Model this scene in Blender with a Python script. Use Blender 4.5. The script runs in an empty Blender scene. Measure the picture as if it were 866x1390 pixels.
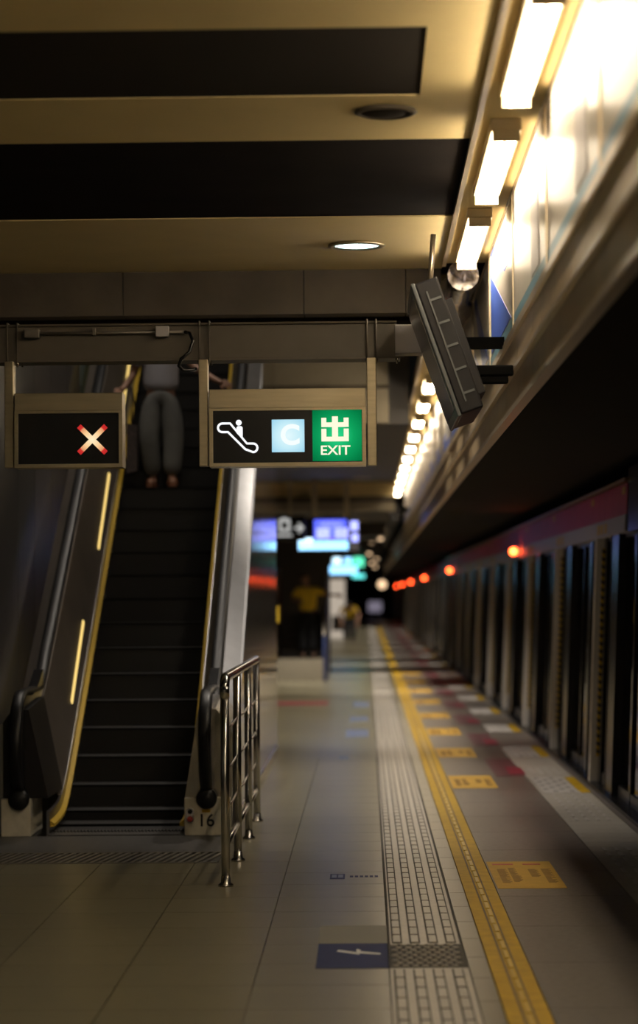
import bpy, bmesh, math, random
from mathutils import Vector, Matrix
random.seed(7)
scene = bpy.context.scene
col = scene.collection
PI = math.pi

# ------------------------------------------------------------------ camera
F, PX, PY, VPX, VPY, H, ROLL = 3200.0, 433.0, 650.0, 497.0, 808.0, 1.70, math.radians(0.5)
def camera_axes():
    u, v = VPX - PX, PY - VPY
    c, s = math.cos(-ROLL), math.sin(-ROLL)
    u0, v0 = c*u - s*v, s*u + c*v
    a, b = u0/F, -v0/F
    for _ in range(50):
        fw = Vector((-math.sin(a)*math.cos(b), math.cos(a)*math.cos(b), math.sin(b)))
        r = Vector((math.cos(a), math.sin(a), 0)); up = r.cross(fw)
        a += (u0 - F*r.y/fw.y)/F; b -= (v0 - F*up.y/fw.y)/F
    c, s = math.cos(ROLL), math.sin(ROLL)
    return r*c - up*s, r*s + up*c, fw
R_, U_, W_ = camera_axes()
cam_d = bpy.data.cameras.new('camera'); cam = bpy.data.objects.new('camera', cam_d); col.objects.link(cam)
M4 = Matrix((R_, U_, -W_)).transposed().to_4x4(); M4.translation = Vector((0, 0, H)); cam.matrix_world = M4
cam_d.lens = F/1390*36; cam_d.sensor_width = 36; cam_d.sensor_fit = 'AUTO'
cam_d.shift_y = -45/1390; cam_d.clip_start = .05; cam_d.clip_end = 500
cam_d.dof.use_dof = True; cam_d.dof.focus_distance = 14.1; cam_d.dof.aperture_fstop = 1.38
scene.camera = cam
# ------------------------------------------------------------------ world, exposure
wd = bpy.data.worlds.new('World'); scene.world = wd; wd.use_nodes = True
bg = wd.node_tree.nodes['Background']; bg.inputs[0].default_value = (.55, .5, .42, 1); bg.inputs[1].default_value = .004
scene.view_settings.view_transform = 'Standard'; scene.view_settings.look = 'None'
scene.view_settings.exposure = 0.0; scene.view_settings.gamma = 1.0
scene.view_settings.use_curve_mapping = False
LAMP_E, DOWN_E, WELL_W, FAR_W = 41.0, 6.0, 75.0, 600.0        # cove tubes, round downlights, added fill lamps: escalator well (W), far platform (W)
scene.cycles.max_bounces = 8
scene.cycles.sample_clamp_indirect = 6.0

# ------------------------------------------------------------------ helpers
def tag(o, label=None, cat=None, group=None, kind=None):
    if label: o['label'] = label
    if cat: o['category'] = cat
    if group: o['group'] = group
    if kind: o['kind'] = kind
    return o
def empty(name, loc=(0, 0, 0), rz=0):
    o = bpy.data.objects.new(name, None); col.objects.link(o); o.location = loc; o.rotation_euler.z = rz
    o.empty_display_size = .1
    return o
def link(name, me, parent=None, loc=(0, 0, 0)):
    o = bpy.data.objects.new(name, me); col.objects.link(o)
    if parent: o.parent = parent
    o.location = loc
    return o
class MB:
    def __init__(s): s.bm = bmesh.new(); s.mi = 0
    def face(s, pts):
        vs = [s.bm.verts.new(p) for p in pts]; f = s.bm.faces.new(vs); f.material_index = s.mi; return f
    def box(s, x0, x1, y0, y1, z0, z1, bev=0):
        r = bmesh.ops.create_cube(s.bm, size=1); vs = r['verts']
        for v in vs: v.co = ((x0+x1)/2+v.co.x*(x1-x0), (y0+y1)/2+v.co.y*(y1-y0), (z0+z1)/2+v.co.z*(z1-z0))
        fs = set(f for v in vs for f in v.link_faces)
        for f in fs: f.material_index = s.mi
        if bev:
            es = list(set(e for v in vs for e in v.link_edges))
            bmesh.ops.bevel(s.bm, geom=es, offset=bev, segments=2, affect='EDGES', profile=.5)
        return s
    def prism(s, pts, axis, a, b):
        """polygon of 2D points extruded along axis ('x': pts=(y,z); 'y': pts=(x,z); 'z': pts=(x,y))"""
        def P(p, t):
            return {'x': (t, p[0], p[1]), 'y': (p[0], t, p[1]), 'z': (p[0], p[1], t)}[axis]
        A = [s.bm.verts.new(P(p, a)) for p in pts]; B = [s.bm.verts.new(P(p, b)) for p in pts]
        fs = [s.bm.faces.new(A), s.bm.faces.new(B[::-1])]
        n = len(pts)
        for i in range(n): fs.append(s.bm.faces.new((A[i], B[i], B[(i+1) % n], A[(i+1) % n])))
        for f in fs: f.material_index = s.mi
        return s
    def tube(s, pts, r, seg=10, caps=True):
        pts = [Vector(p) for p in pts]; rings = []
        prev = None
        for i, p in enumerate(pts):
            t = (pts[min(i+1, len(pts)-1)] - pts[max(i-1, 0)]).normalized()
            if prev is None:
                n = t.orthogonal().normalized()
            else:
                n = (prev - t*prev.dot(t)).normalized()
            prev = n; b = t.cross(n)
            rr = r[i] if isinstance(r, (list, tuple)) else r
            rings.append([s.bm.verts.new(p + (n*math.cos(k*2*PI/seg) + b*math.sin(k*2*PI/seg))*rr) for k in range(seg)])
        for a, b in zip(rings, rings[1:]):
            for k in range(seg):
                f = s.bm.faces.new((a[k], a[(k+1) % seg], b[(k+1) % seg], b[k])); f.smooth = True; f.material_index = s.mi
        if caps:
            for rg in (rings[0], rings[-1]):
                f = s.bm.faces.new(rg); f.material_index = s.mi
        return s
    def sweep(s, prof, path, x):
        """closed profile (dx, dn) swept along a path of (y,z) at x; dn is along the path normal"""
        rings = []
        n = len(path)
        for i, (y, z) in enumerate(path):
            a, b = path[max(i-1, 0)], path[min(i+1, n-1)]
            ty, tz = b[0]-a[0], b[1]-a[1]; l = math.hypot(ty, tz); ty /= l; tz /= l
            ny, nz = -tz, ty
            rings.append([s.bm.verts.new((x+dx, y+ny*dn, z+nz*dn)) for dx, dn in prof])
        m = len(prof)
        for a, b in zip(rings, rings[1:]):
            for k in range(m):
                f = s.bm.faces.new((a[k], a[(k+1) % m], b[(k+1) % m], b[k])); f.smooth = True; f.material_index = s.mi
        for rg in (rings[0], rings[-1]): s.bm.faces.new(rg).material_index = s.mi
        return s
    def lathe(s, prof, c=(0, 0, 0), seg=24):
        """(r, z) profile about the z axis"""
        rings = []
        for r, z in prof:
            rings.append([s.bm.verts.new((c[0]+max(r, 1e-4)*math.cos(k*2*PI/seg), c[1]+max(r, 1e-4)*math.sin(k*2*PI/seg), c[2]+z)) for k in range(seg)])
        for a, b in zip(rings, rings[1:]):
            for k in range(seg):
                f = s.bm.faces.new((a[k], a[(k+1) % seg], b[(k+1) % seg], b[k])); f.smooth = True; f.material_index = s.mi
        for rg in (rings[0], rings[-1]):
            s.bm.faces.new(rg).material_index = s.mi
        return s
    def mesh(s, name, *mats):
        bmesh.ops.recalc_face_normals(s.bm, faces=s.bm.faces)
        me = bpy.data.meshes.new(name); s.bm.to_mesh(me); s.bm.free()
        for m in mats: me.materials.append(m)
        return me
    def obj(s, name, mats, parent=None, loc=(0, 0, 0)):
        if not isinstance(mats, (list, tuple)): mats = [mats]
        return link(name, s.mesh(name, *mats), parent, loc)
def copy_tree(o, parent=None):
    c = o.copy(); col.objects.link(c); c.parent = parent
    for ch in list(o.children): copy_tree(ch, c)
    return c

# ------------------------------------------------------------------ materials
def mat(name, c, rough=.5, metal=0, var=0, vscale=8, bump=0, bscale=60, emis=None, es=0, spec=.5, rand=0, stretch=(1, 1, 1), coat=0):
    m = bpy.data.materials.new(name); m.use_nodes = True; nt = m.node_tree; N = nt.nodes; L = nt.links
    b = N['Principled BSDF']
    b.inputs['Base Color'].default_value = (*c, 1); b.inputs['Roughness'].default_value = rough
    b.inputs['Metallic'].default_value = metal; b.inputs['Specular IOR Level'].default_value = spec
    b.inputs['Coat Weight'].default_value = coat
    if emis: b.inputs['Emission Color'].default_value = (*emis, 1); b.inputs['Emission Strength'].default_value = es
    tc = N.new('ShaderNodeTexCoord'); mp = N.new('ShaderNodeMapping'); mp.inputs['Scale'].default_value = stretch
    gm = N.new('ShaderNodeNewGeometry')
    L.new(gm.outputs['Position'], mp.inputs['Vector'])
    if var or rand:
        nz = N.new('ShaderNodeTexNoise'); nz.inputs['Scale'].default_value = vscale; nz.inputs['Detail'].default_value = 5
        L.new(mp.outputs[0], nz.inputs['Vector'])
        mr = N.new('ShaderNodeMapRange'); mr.inputs[3].default_value = 1-var; mr.inputs[4].default_value = 1+var
        mr.inputs[1].default_value = .3; mr.inputs[2].default_value = .7
        L.new(nz.outputs['Fac'], mr.inputs[0])
        oi = N.new('ShaderNodeObjectInfo'); mr2 = N.new('ShaderNodeMapRange'); mr2.inputs[3].default_value = 1-rand; mr2.inputs[4].default_value = 1+rand
        L.new(oi.outputs['Random'], mr2.inputs[0])
        mu = N.new('ShaderNodeMath'); mu.operation = 'MULTIPLY'; L.new(mr.outputs[0], mu.inputs[0]); L.new(mr2.outputs[0], mu.inputs[1])
        vm = N.new('ShaderNodeVectorMath'); vm.operation = 'SCALE'; vm.inputs[0].default_value = c; L.new(mu.outputs[0], vm.inputs['Scale'])
        L.new(vm.outputs[0], b.inputs['Base Color'])
    if bump:
        n2 = N.new('ShaderNodeTexNoise'); n2.inputs['Scale'].default_value = bscale; n2.inputs['Detail'].default_value = 3
        L.new(mp.outputs[0], n2.inputs['Vector'])
        bp = N.new('ShaderNodeBump'); bp.inputs['Strength'].default_value = bump; bp.inputs['Distance'].default_value = .01
        L.new(n2.outputs['Fac'], bp.inputs['Height']); L.new(bp.outputs[0], b.inputs['Normal'])
    return m
def emit(name, c, s):
    m = bpy.data.materials.new(name); m.use_nodes = True; nt = m.node_tree; nt.nodes.clear()
    e = nt.nodes.new('ShaderNodeEmission'); e.inputs[0].default_value = (*c, 1); e.inputs[1].default_value = s
    o = nt.nodes.new('ShaderNodeOutputMaterial'); nt.links.new(e.outputs[0], o.inputs[0]); return m
def radial_emit(name, stops, radius, strength, stretch=(1, 1, 1)):
    """lit sign face: colour by distance from the object's own origin"""
    m = bpy.data.materials.new(name); m.use_nodes = True; nt = m.node_tree; N = nt.nodes; L = nt.links; N.clear()
    tc = N.new('ShaderNodeTexCoord'); mp = N.new('ShaderNodeMapping'); mp.inputs['Scale'].default_value = stretch
    ln = N.new('ShaderNodeVectorMath'); ln.operation = 'LENGTH'
    dv = N.new('ShaderNodeMath'); dv.operation = 'DIVIDE'; dv.inputs[1].default_value = radius
    cr = N.new('ShaderNodeValToRGB'); e = N.new('ShaderNodeEmission'); o = N.new('ShaderNodeOutputMaterial')
    el = cr.color_ramp.elements
    while len(el) < len(stops): el.new(.5)
    for k, (p, c) in enumerate(stops): el[k].position = p; el[k].color = (*c, 1)
    L.new(tc.outputs['Object'], mp.inputs[0]); L.new(mp.outputs[0], ln.inputs[0]); L.new(ln.outputs['Value'], dv.inputs[0])
    L.new(dv.outputs[0], cr.inputs[0]); L.new(cr.outputs[0], e.inputs[0]); e.inputs[1].default_value = strength
    L.new(e.outputs[0], o.inputs[0]); return m
def glass_mat(name, tint, refl_rough=.04):
    m = bpy.data.materials.new(name); m.use_nodes = True; nt = m.node_tree; N = nt.nodes; L = nt.links; N.clear()
    t = N.new('ShaderNodeBsdfTransparent'); t.inputs[0].default_value = (*tint, 1)
    g = N.new('ShaderNodeBsdfGlossy'); g.inputs['Roughness'].default_value = refl_rough; g.inputs[0].default_value = (.9, .9, .95, 1)
    f = N.new('ShaderNodeFresnel'); f.inputs[0].default_value = 1.5
    x = N.new('ShaderNodeMixShader'); o = N.new('ShaderNodeOutputMaterial')
    L.new(f.outputs[0], x.inputs[0]); L.new(t.outputs[0], x.inputs[1]); L.new(g.outputs[0], x.inputs[2]); L.new(x.outputs[0], o.inputs[0])
    return m
def hazard_mat(name, c1, c2, freq):
    m = mat(name, c1, .45); nt = m.node_tree; N = nt.nodes; L = nt.links; b = N['Principled BSDF']
    tc = N.new('ShaderNodeTexCoord'); sp = N.new('ShaderNodeSeparateXYZ'); L.new(tc.outputs['Object'], sp.inputs[0])
    ad = N.new('ShaderNodeMath'); ad.operation = 'ADD'; L.new(sp.outputs[0], ad.inputs[0]); L.new(sp.outputs[2], ad.inputs[1])
    mu = N.new('ShaderNodeMath'); mu.operation = 'MULTIPLY'; mu.inputs[1].default_value = freq; L.new(ad.outputs[0], mu.inputs[0])
    fr = N.new('ShaderNodeMath'); fr.operation = 'FRACT'; L.new(mu.outputs[0], fr.inputs[0])
    gt = N.new('ShaderNodeMath'); gt.operation = 'GREATER_THAN'; gt.inputs[1].default_value = .5; L.new(fr.outputs[0], gt.inputs[0])
    mx = N.new('ShaderNodeMix'); mx.data_type = 'RGBA'; mx.inputs[6].default_value = (*c1, 1); mx.inputs[7].default_value = (*c2, 1)
    L.new(gt.outputs[0], mx.inputs[0]); L.new(mx.outputs[2], b.inputs['Base Color']); return m
def grid_mat(name, c, joint, rough, sx, sy, ox, oy, jw=.006):
    """far floor: joint lines of tiles too small to pick apart"""
    m = mat(name, c, rough); nt = m.node_tree; N = nt.nodes; L = nt.links; b = N['Principled BSDF']
    gm = N.new('ShaderNodeNewGeometry'); sp = N.new('ShaderNodeSeparateXYZ'); L.new(gm.outputs['Position'], sp.inputs[0])
    outs = []
    for k, (s_, o_) in enumerate(((sx, ox), (sy, oy))):
        a = N.new('ShaderNodeMath'); a.operation = 'SUBTRACT'; a.inputs[1].default_value = o_; L.new(sp.outputs[k], a.inputs[0])
        d = N.new('ShaderNodeMath'); d.operation = 'DIVIDE'; d.inputs[1].default_value = s_; L.new(a.outputs[0], d.inputs[0])
        f = N.new('ShaderNodeMath'); f.operation = 'FRACT'; L.new(d.outputs[0], f.inputs[0])
        l = N.new('ShaderNodeMath'); l.operation = 'LESS_THAN'; l.inputs[1].default_value = jw/s_; L.new(f.outputs[0], l.inputs[0]); outs.append(l)
    mx = N.new('ShaderNodeMath'); mx.operation = 'MAXIMUM'; L.new(outs[0].outputs[0], mx.inputs[0]); L.new(outs[1].outputs[0], mx.inputs[1])
    mi = N.new('ShaderNodeMix'); mi.data_type = 'RGBA'; mi.inputs[6].default_value = (*c, 1); mi.inputs[7].default_value = (*joint, 1)
    L.new(mx.outputs[0], mi.inputs[0]); L.new(mi.outputs[2], b.inputs['Base Color']); return m

TILE_C = (.185, .168, .108)
m_tile = mat('polished_tile', TILE_C, .30, var=.06, vscale=6, rand=.05, spec=.4)
m_tilefar = grid_mat('polished_tile_far', TILE_C, (.12, .11, .085), .28, .6, .6, -.511, 8.0)
m_joint = mat('joint', (.07, .065, .055), .8)
m_granite = mat('dark_granite', (.155, .135, .115), .38, var=.2, vscale=25, rand=.06)
m_plum = mat('plum_floor', (.13, .055, .06), .4, var=.15, vscale=12)
m_tact = mat('tactile_tile', (.40, .37, .32), .4, var=.1, vscale=20, rand=.05)
m_tactd = mat('tactile_dirt', (.06, .055, .05), .7)
m_white_tile = mat('white_tactile', (.5, .47, .44), .45, var=.12, vscale=30)
m_yellow = mat('yellow_line', (.50, .31, .012), .55, var=.15, vscale=10, spec=.25)
m_yellow2 = mat('yellow_ridge', (.62, .42, .05), .35)
m_sticker = mat('yellow_sticker', (.60, .36, .045), .55, var=.08, spec=.25)
m_ink = mat('dark_ink', (.12, .08, .05), .6)
m_print = mat('faded_print', (.24, .13, .03), .6)
m_redink = mat('red_ink', (.5, .06, .04), .5)
m_blue = mat('blue_sticker', (.02, .03, .11), .6, spec=.2)
m_white = mat('white_print', (.7, .7, .68), .5)
m_red = mat('red_floor_mark', (.24, .02, .04), .45)
m_bluef = mat('pale_blue_mark', (.11, .15, .27), .4)
m_steel = mat('brushed_steel', (.50, .47, .42), .26, 1, var=.1, vscale=30, stretch=(1, 1, .1))
m_deck = mat('outer_deck_steel', (.20, .20, .205), .42, .85, var=.06, vscale=10)
m_chrome = mat('polished_steel', (.58, .56, .53), .24, 1)
m_clad = mat('escalator_cladding_steel', (.50, .46, .42), .08, 1, var=.06, vscale=3, bump=.015, bscale=3)
m_panel = mat('inner_panel_steel', (.42, .37, .32), .36, .9, var=.15, vscale=2)
m_skirt = mat('skirt_steel', (.46, .45, .46), .28, 1)
m_black = mat('black_gloss', (.008, .008, .009), .18)
m_colblk0 = mat('newel_black', (.010, .009, .009), .45, spec=.3)
m_rubber = mat('handrail_rubber', (.008, .008, .009), .38, spec=.35)
m_step = mat('step_black', (.006, .0055, .005), .55, bump=.3, bscale=90)
m_nose = mat('step_nosing', (.007, .0065, .006), .8, spec=.15)
m_brush = mat('yellow_skirt_edge', (.50, .33, .03), .5)
m_plate = mat('landing_plate', (.10, .095, .09), .42, .6, var=.2, vscale=20)
m_slat = mat('grating_slat', (.20, .18, .15), .4, .6)
m_basep = mat('newel_base_plate', (.66, .61, .48), .5, .1, var=.08, vscale=20)
m_gold = mat('warm_anodised_metal', (.52, .44, .29), .34, .9, var=.08, vscale=40, stretch=(.1, 1, 1))
m_beamp = mat('beam_paint', (.105, .088, .065), .55, var=.1, vscale=5)
m_lightgrey = mat('light_grey_paint', (.42, .40, .40), .55)
m_beige = mat('beige_ceiling', (.74, .59, .29), .7, spec=.2, var=.04, vscale=2)
m_dark = mat('dark_recess', (.010, .007, .006), .95, var=.2, vscale=2, spec=.05)
m_darkgrey = mat('grey_recess_panel', (.030, .025, .021), .95, spec=.05)
m_down = mat('downstand_concrete', (.10, .082, .058), .8, var=.2, vscale=3, bump=.2, bscale=20)
m_olive = mat('olive_bulkhead', (.27, .24, .18), .7, var=.05)
m_greyceil = mat('grey_ceiling', (.10, .098, .10), .75)
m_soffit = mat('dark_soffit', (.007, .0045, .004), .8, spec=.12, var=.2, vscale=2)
m_fascia = mat('bronze_fascia', (.50, .38, .22), .36, .45, var=.12, vscale=2.5, bump=.06, bscale=2.5)
m_fascia2 = mat('fascia_trim', (.55, .46, .33), .3, .9)
m_poster = mat('poster_white', (.60, .56, .50), .3, var=.05, vscale=1.5)
m_pblue = mat('poster_blue', (.05, .12, .55), .35)
m_pteal = mat('poster_teal_band', (.13, .30, .42), .35)
m_pgrey = mat('poster_grey', (.42, .40, .40), .4)
m_wall = mat('dark_wall_panel', (.018, .018, .022), .4, var=.15, vscale=2)
m_wall2 = mat('brown_wall_panel', (.055, .047, .042), .4, var=.1, vscale=2)
m_glassblue = mat('bluish_glass_edge', (.16, .21, .23), .25)
m_farwall = mat('far_wall', (.05, .042, .036), .5, var=.1)
m_headp = mat('plum_header', (.46, .035, .10), .45, var=.1, vscale=2)
m_headg = mat('grey_header_band', (.44, .42, .50), .45)
m_headmark = mat('yellow_header_mark', (.6, .40, .10), .5)
m_pier = mat('white_pier', (.68, .65, .62), .45)
m_colblk = mat('black_column', (.010, .010, .012), .25)
m_hazard = hazard_mat('hazard_stripes', (.78, .50, .02), (.02, .018, .015), 14)
m_glass = glass_mat('tinted_door_glass', (.35, .35, .38))
m_tunnel = mat('tunnel_dark', (.02, .018, .018), .7)
m_train = mat('train_body', (.09, .085, .085), .35, .5)
m_tv = mat('monitor_dark_casing', (.016, .015, .017), .45, spec=.3)
m_bracket = mat('matt_black_bracket', (.004, .004, .004), .9, spec=.05)
m_tvedge = mat('monitor_edge', (.11, .12, .125), .4)
m_duct = mat('crumpled_foil_duct', (.55, .5, .47), .25, 1, bump=.8, bscale=12)
m_lamp = emit('tube_light', (1.0, .83, .60), LAMP_E)
m_lamph = mat('lamp_housing', (.62, .52, .34), .5)
m_strip = emit('warm_strip_light', (1.0, .70, .22), 1.1)
m_down_l = radial_emit('downlight_lens', [(0, (.80, .95, .95)), (1, (.55, .85, .85))], .15, DOWN_E)
m_red_l = emit('red_lamp', (1.0, .075, .015), 22)
m_amber = emit('beige_far_lamp', (.9, .6, .35), 2.2)
m_scr = mat('sign_screen_black', (.012, .012, .013), .22)
m_icon = emit('icon_white', (.95, .97, 1.0), 1.15)
m_skin = mat('skin', (.30, .16, .10), .55)
m_shirt = mat('grey_shirt', (.44, .43, .47), .85)
m_trs = mat('grey_trousers', (.14, .14, .13), .85, var=.1)
m_hair = mat('black_hair', (.012, .01, .009), .6)
m_sandal = mat('brown_sandal', (.25, .10, .05), .6)
m_bag = mat('dark_patterned_bag', (.06, .045, .04), .7, var=.5, vscale=40)
m_yvest = mat('yellow_shirt', (.75, .50, .03), .8)
m_dtrs = mat('black_trousers', (.015, .015, .018), .85)

# ------------------------------------------------------------------ floor
fl = MB().box(-6, 2.02, -12, 190, -.25, -.012).obj('floor', m_joint); tag(fl, 'grey tiled station platform floor', None, None, 'structure')
TX = [-.511 + .6*k for k in range(-5, 1)]       # tile columns, right edges end at x = 0.089
tile_me = MB().box(.003, .597, .003, .597, -.012, 0).mesh('floor_tile', m_tile)
for y in range(28):
    Y0 = 8.0 + .6*y
    for x in TX:
        if Y0 > 14.5 and x < -.95: continue
        link('floor_tile', tile_me, fl, (x, Y0, 0))
strip_me = MB().box(.003, .092, .003, .597, -.012, 0).mesh('floor_tile', m_tile)
for y in range(28): link('floor_tile', strip_me, fl, (.452, 8.0 + .6*y + .17, 0))
cut_me = MB().box(.149, .597, .003, .597, -.012, 0).mesh('floor_tile', m_tile)
for y in range(11, 28): link('floor_tile', cut_me, fl, (-1.111, 8.0 + .6*y, 0))
for x in TX[:-1]: link('floor_tile', MB().box(.003, .597 if x < -1.2 else .15, .003, .547, -.012, 0).mesh('floor_tile', m_tile), fl, (x, 14.6, 0)) if x < -.95 else None
MB().box(-6, .089, 24.8, 188, -.012, 0).obj('far_tile_field', m_tilefar, fl)
MB().box(.452, .547, 24.97, 188, -.012, 0).obj('far_tile_field', m_tilefar, fl)
MB().box(-6, .089, -12, 8.0, -.012, 0).box(.452, .547, -12, 8.17, -.012, 0).obj('near_tile_field', m_tilefar, fl)
MB().box(-6, -3.511, 8.0, 15.2, -.012, 0).box(-6, -2.95, 15.2, 24.8, -.012, 0).obj('side_tile_field', m_tilefar, fl)
slab_me = MB().box(.003, .727, .003, 1.197, -.012, 0).mesh('granite_slab', m_granite)
for k in range(18): link('granite_slab', slab_me, fl, (.733, 7.4 + 1.2*k, 0))
MB().box(.733, 1.46, 29.0, 188, -.012, 0).box(.733, 1.46, -12, 7.4, -.012, 0).obj('far_granite_field', m_granite, fl)
# tactile guide path with four rows of raised bars
tp = MB().box(.092, .449, -12, 188, -.012, 0).obj('trim_1', m_tact); tag(tp, 'tactile guide path of raised bars beside the yellow line', None, None, 'structure')
def bar_mesh():
    mb = MB(); w, l, r = .036, .235, .012
    mb.mi = 1; mb.box(-w/2-.008, w/2+.008, 0, l+.018, 0, .0012)
    mb.mi = 0; mb.box(-w/2, w/2, .011, l+.007, .001, .006)
    return mb.mesh('guiding_bar', m_tact, m_tactd)
bar_me = bar_mesh(); BX = [.134, .222, .310, .398]
nb = 0
for k in list(range(62)) + list(range(-12, -3)):
    Y0 = 11.62 + .264*k
    for x in BX: link('guiding_bar', bar_me, tp, (x, Y0, 0))
mb = MB()
for k in range(62, 330):
    Y0 = 11.62 + .264*k
    for x in BX:
        mb.mi = 1; mb.face([(x-.033, Y0, .001), (x+.033, Y0, .001), (x+.033, Y0+.25, .001), (x-.033, Y0+.25, .001)])
        mb.mi = 0; mb.face([(x-.024, Y0+.01, .005), (x+.024, Y0+.01, .005), (x+.024, Y0+.24, .005), (x-.024, Y0+.24, .005)])
o = mb.obj('far_guiding_bars', [m_tact, m_tactd], tp); o['kind'] = 'stuff'
MB().box(.092, .101, 11.6, 60, 0, .0012).box(.440, .449, 11.6, 60, 0, .0012).obj('edge_groove', m_tactd, tp)
# studded stop tile in front of the guide path
mb = MB(); mb.box(.092, .449, 10.86, 11.585, 0, .0012)
mb.obj('stud_ground', m_tactd, tp)
stud_me = MB().lathe([(.017, 0), (.015, .005), (.0, .006)], seg=8).mesh('stud', m_tact)
for r in range(9):
    for c in range(7):
        link('stud', stud_me, tp, (.120 + .045*c + .022*(r % 2), 11.54 - .08*r, .001))
# yellow safety line with raised dashes
yl = MB().box(.549, .730, -12, 188, -.012, .002).obj('trim_2', m_yellow); tag(yl, 'yellow safety line along the platform edge', None, None, 'structure')
rd_me = MB().box(-.011, .011, 0, .25, .002, .009, .003).mesh('ridge_dash', m_yellow2)
for k in range(75): link('ridge_dash', rd_me, yl, (.640 + .004*(k % 2), 8.2 + .29*k, 0))
MB().box(.612, .622, -12, 60, .002, .0035).box(.660, .668, -12, 60, .002, .0035).obj('ridge_border', m_ink, yl)
# pale strip in front of the screen doors
es = MB().box(1.463, 2.0, -12, 188, -.012, .001).obj('trim_3', m_granite); tag(es, 'pale tactile strip at the foot of the screen doors', None, None, 'structure')
BAY, Y0B = 4.47, 21.13
pt_me = MB().box(1.468, 1.895, .003, .297, 0, .004).mesh('edge_tile', m_tact)
dash_me = MB().box(-.012, .012, 0, .2, .004, .009).mesh('edge_bar', m_white_tile)
for k in range(52):
    Yk = 10.5 + .3*k
    b = (Yk - Y0B + .9) % BAY
    link('edge_tile', pt_me, es, (0, Yk, 0))
    if k < 42 and not (b < 1.9):
        for x in (1.56, 1.64, 1.72, 1.80): link('edge_bar', dash_me, es, (x, Yk + .05, 0))
wt_me = MB().box(1.50, 1.80, .0, 1.7, .004, .007).mesh('white_tile', m_white_tile)
yt_me = MB().box(1.81, 1.90, .0, 1.7, .004, .007).mesh('yellow_end', m_yellow)
rt_me = MB().box(1.20, 1.465, .0, 2.3, 0, .003).mesh('red_band', m_plum)
rd2_me = MB().box(1.34, 1.49, .0, .9, .003, .006).mesh('red_mark', m_red)
bl_me = MB().box(-.02, .02, -.02, .02, .007, .009).mesh('blister', m_tactd)
for k in range(26):
    Yk = Y0B - .9 + BAY*k
    link('white_tile', wt_me, es, (0, Yk, 0)); link('yellow_end', yt_me, es, (0, Yk, 0))
    link('red_band', rt_me, es, (0, Yk + 1.9, 0)); link('red_mark', rd2_me, es, (0, Yk + 2.1, 0))
    if k < 2:
        for i in range(4):
            for j in range(8):
                if (i + j) % 2: link('blister', bl_me, es, (1.54 + .07*i, Yk + .15 + .2*j, 0))

# ------------------------------------------------------------------ ceiling
ce = MB().box(-6, .56, -12, 16.57, 4.55, 4.7).obj('ceiling', m_dark); tag(ce, 'platform ceiling of beige beams and dark recesses', None, None, 'structure')
def part(name, m, parent, *bx, bev=0): return MB().box(*bx, bev).obj(name, m, parent)
part('beige_panel', m_beige, ce, -6, .555, -12, 9.46, 4.0, 4.1)
part('beige_panel', m_beige, ce, .27, .555, 9.46, 10.77, 4.0, 4.1)
part('grey_panel', m_darkgrey, ce, -6, .27, 9.46, 10.77, 4.006, 4.12)
part('beige_beam', m_beige, ce, -6, .555, 10.77, 11.82, 4.0, 4.3)
part('beige_beam', m_beige, ce, -6, .555, 14.26, 16.57, 4.0, 4.3)
part('recess_panel', m_dark, ce, -6, .555, 11.82, 14.26, 4.008, 4.3)
xs = [-6, -4.4, -3.0, -1.70, -.42, .30, .555]
for a, b in zip(xs, xs[1:]):
    part('downstand_panel', m_down, ce, a+.003, b-.003, 16.575, 16.80, 3.69, 4.3)
part('downstand_backing', m_dark, ce, -6, .555, 16.81, 17.1, 3.66, 4.4)
# raised ceiling and bulkhead behind the signs, lowered ceiling further on
part('upper_panel', m_olive, ce, -.97, .5, 17.1, 26.0, 4.75, 4.85)
part('bulkhead', m_olive, ce, -2.9, .27, 26.0, 26.2, 3.60, 4.85)
part('bulkhead', m_greyceil, ce, .27, .5, 26.3, 26.5, 3.60, 4.85)
part('bulkhead_band', m_down, ce, -2.9, .27, 25.95, 26.0, 3.98, 4.02)
part('lowered_panel', m_greyceil, ce, -6, .5, 26.2, 39.6, 3.60, 3.75)
part('beige_crossbeam', m_beige, ce, -6, .5, 39.6, 40.1, 3.36, 3.62)
part('crossbeam_ledge', m_down, ce, -6, .5, 39.55, 40.1, 3.27, 3.36)
part('crossbeam_base', m_olive, ce, -6, .5, 39.6, 40.1, 3.12, 3.27)
part('far_panel', m_greyceil, ce, -6, .5, 40.1, 188, 3.3, 3.4)
for k in range(6): part('far_beam', m_farwall, ce, -6, .5, 52+16*k, 52.8+16*k, 3.0, 3.3)
# light trough over the platform edge
tg = part('trim_4', m_dark, None, .58, .86, 16.3, 21.4, 4.6, 4.7); tag(tg, 'light trough over the advertising panels', None, None, 'structure')
te = part('trim_5', m_fascia2, None, .548, .575, -12, 16.3, 3.975, 4.1); tag(te, 'thin metal edge of the light trough', None, None, 'structure')
part('trough_edge', m_fascia2, te, .548, .575, 21.4, 53, 3.975, 4.1)
for a, b in ((-12, 16.3), (21.4, 53)):
    part('light_trough', m_beige, tg, .576, .86, a, b, 4.0, 4.1)
tf = part('trim_6', m_greyceil, None, .5, .86, 53, 188, 3.6, 3.7); tag(tf, 'dark ceiling strip beyond the light trough', None, None, 'structure')
part('trough_gap_end', m_beige, tg, .576, .86, 21.3, 21.4, 4.0, 4.6)

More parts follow.
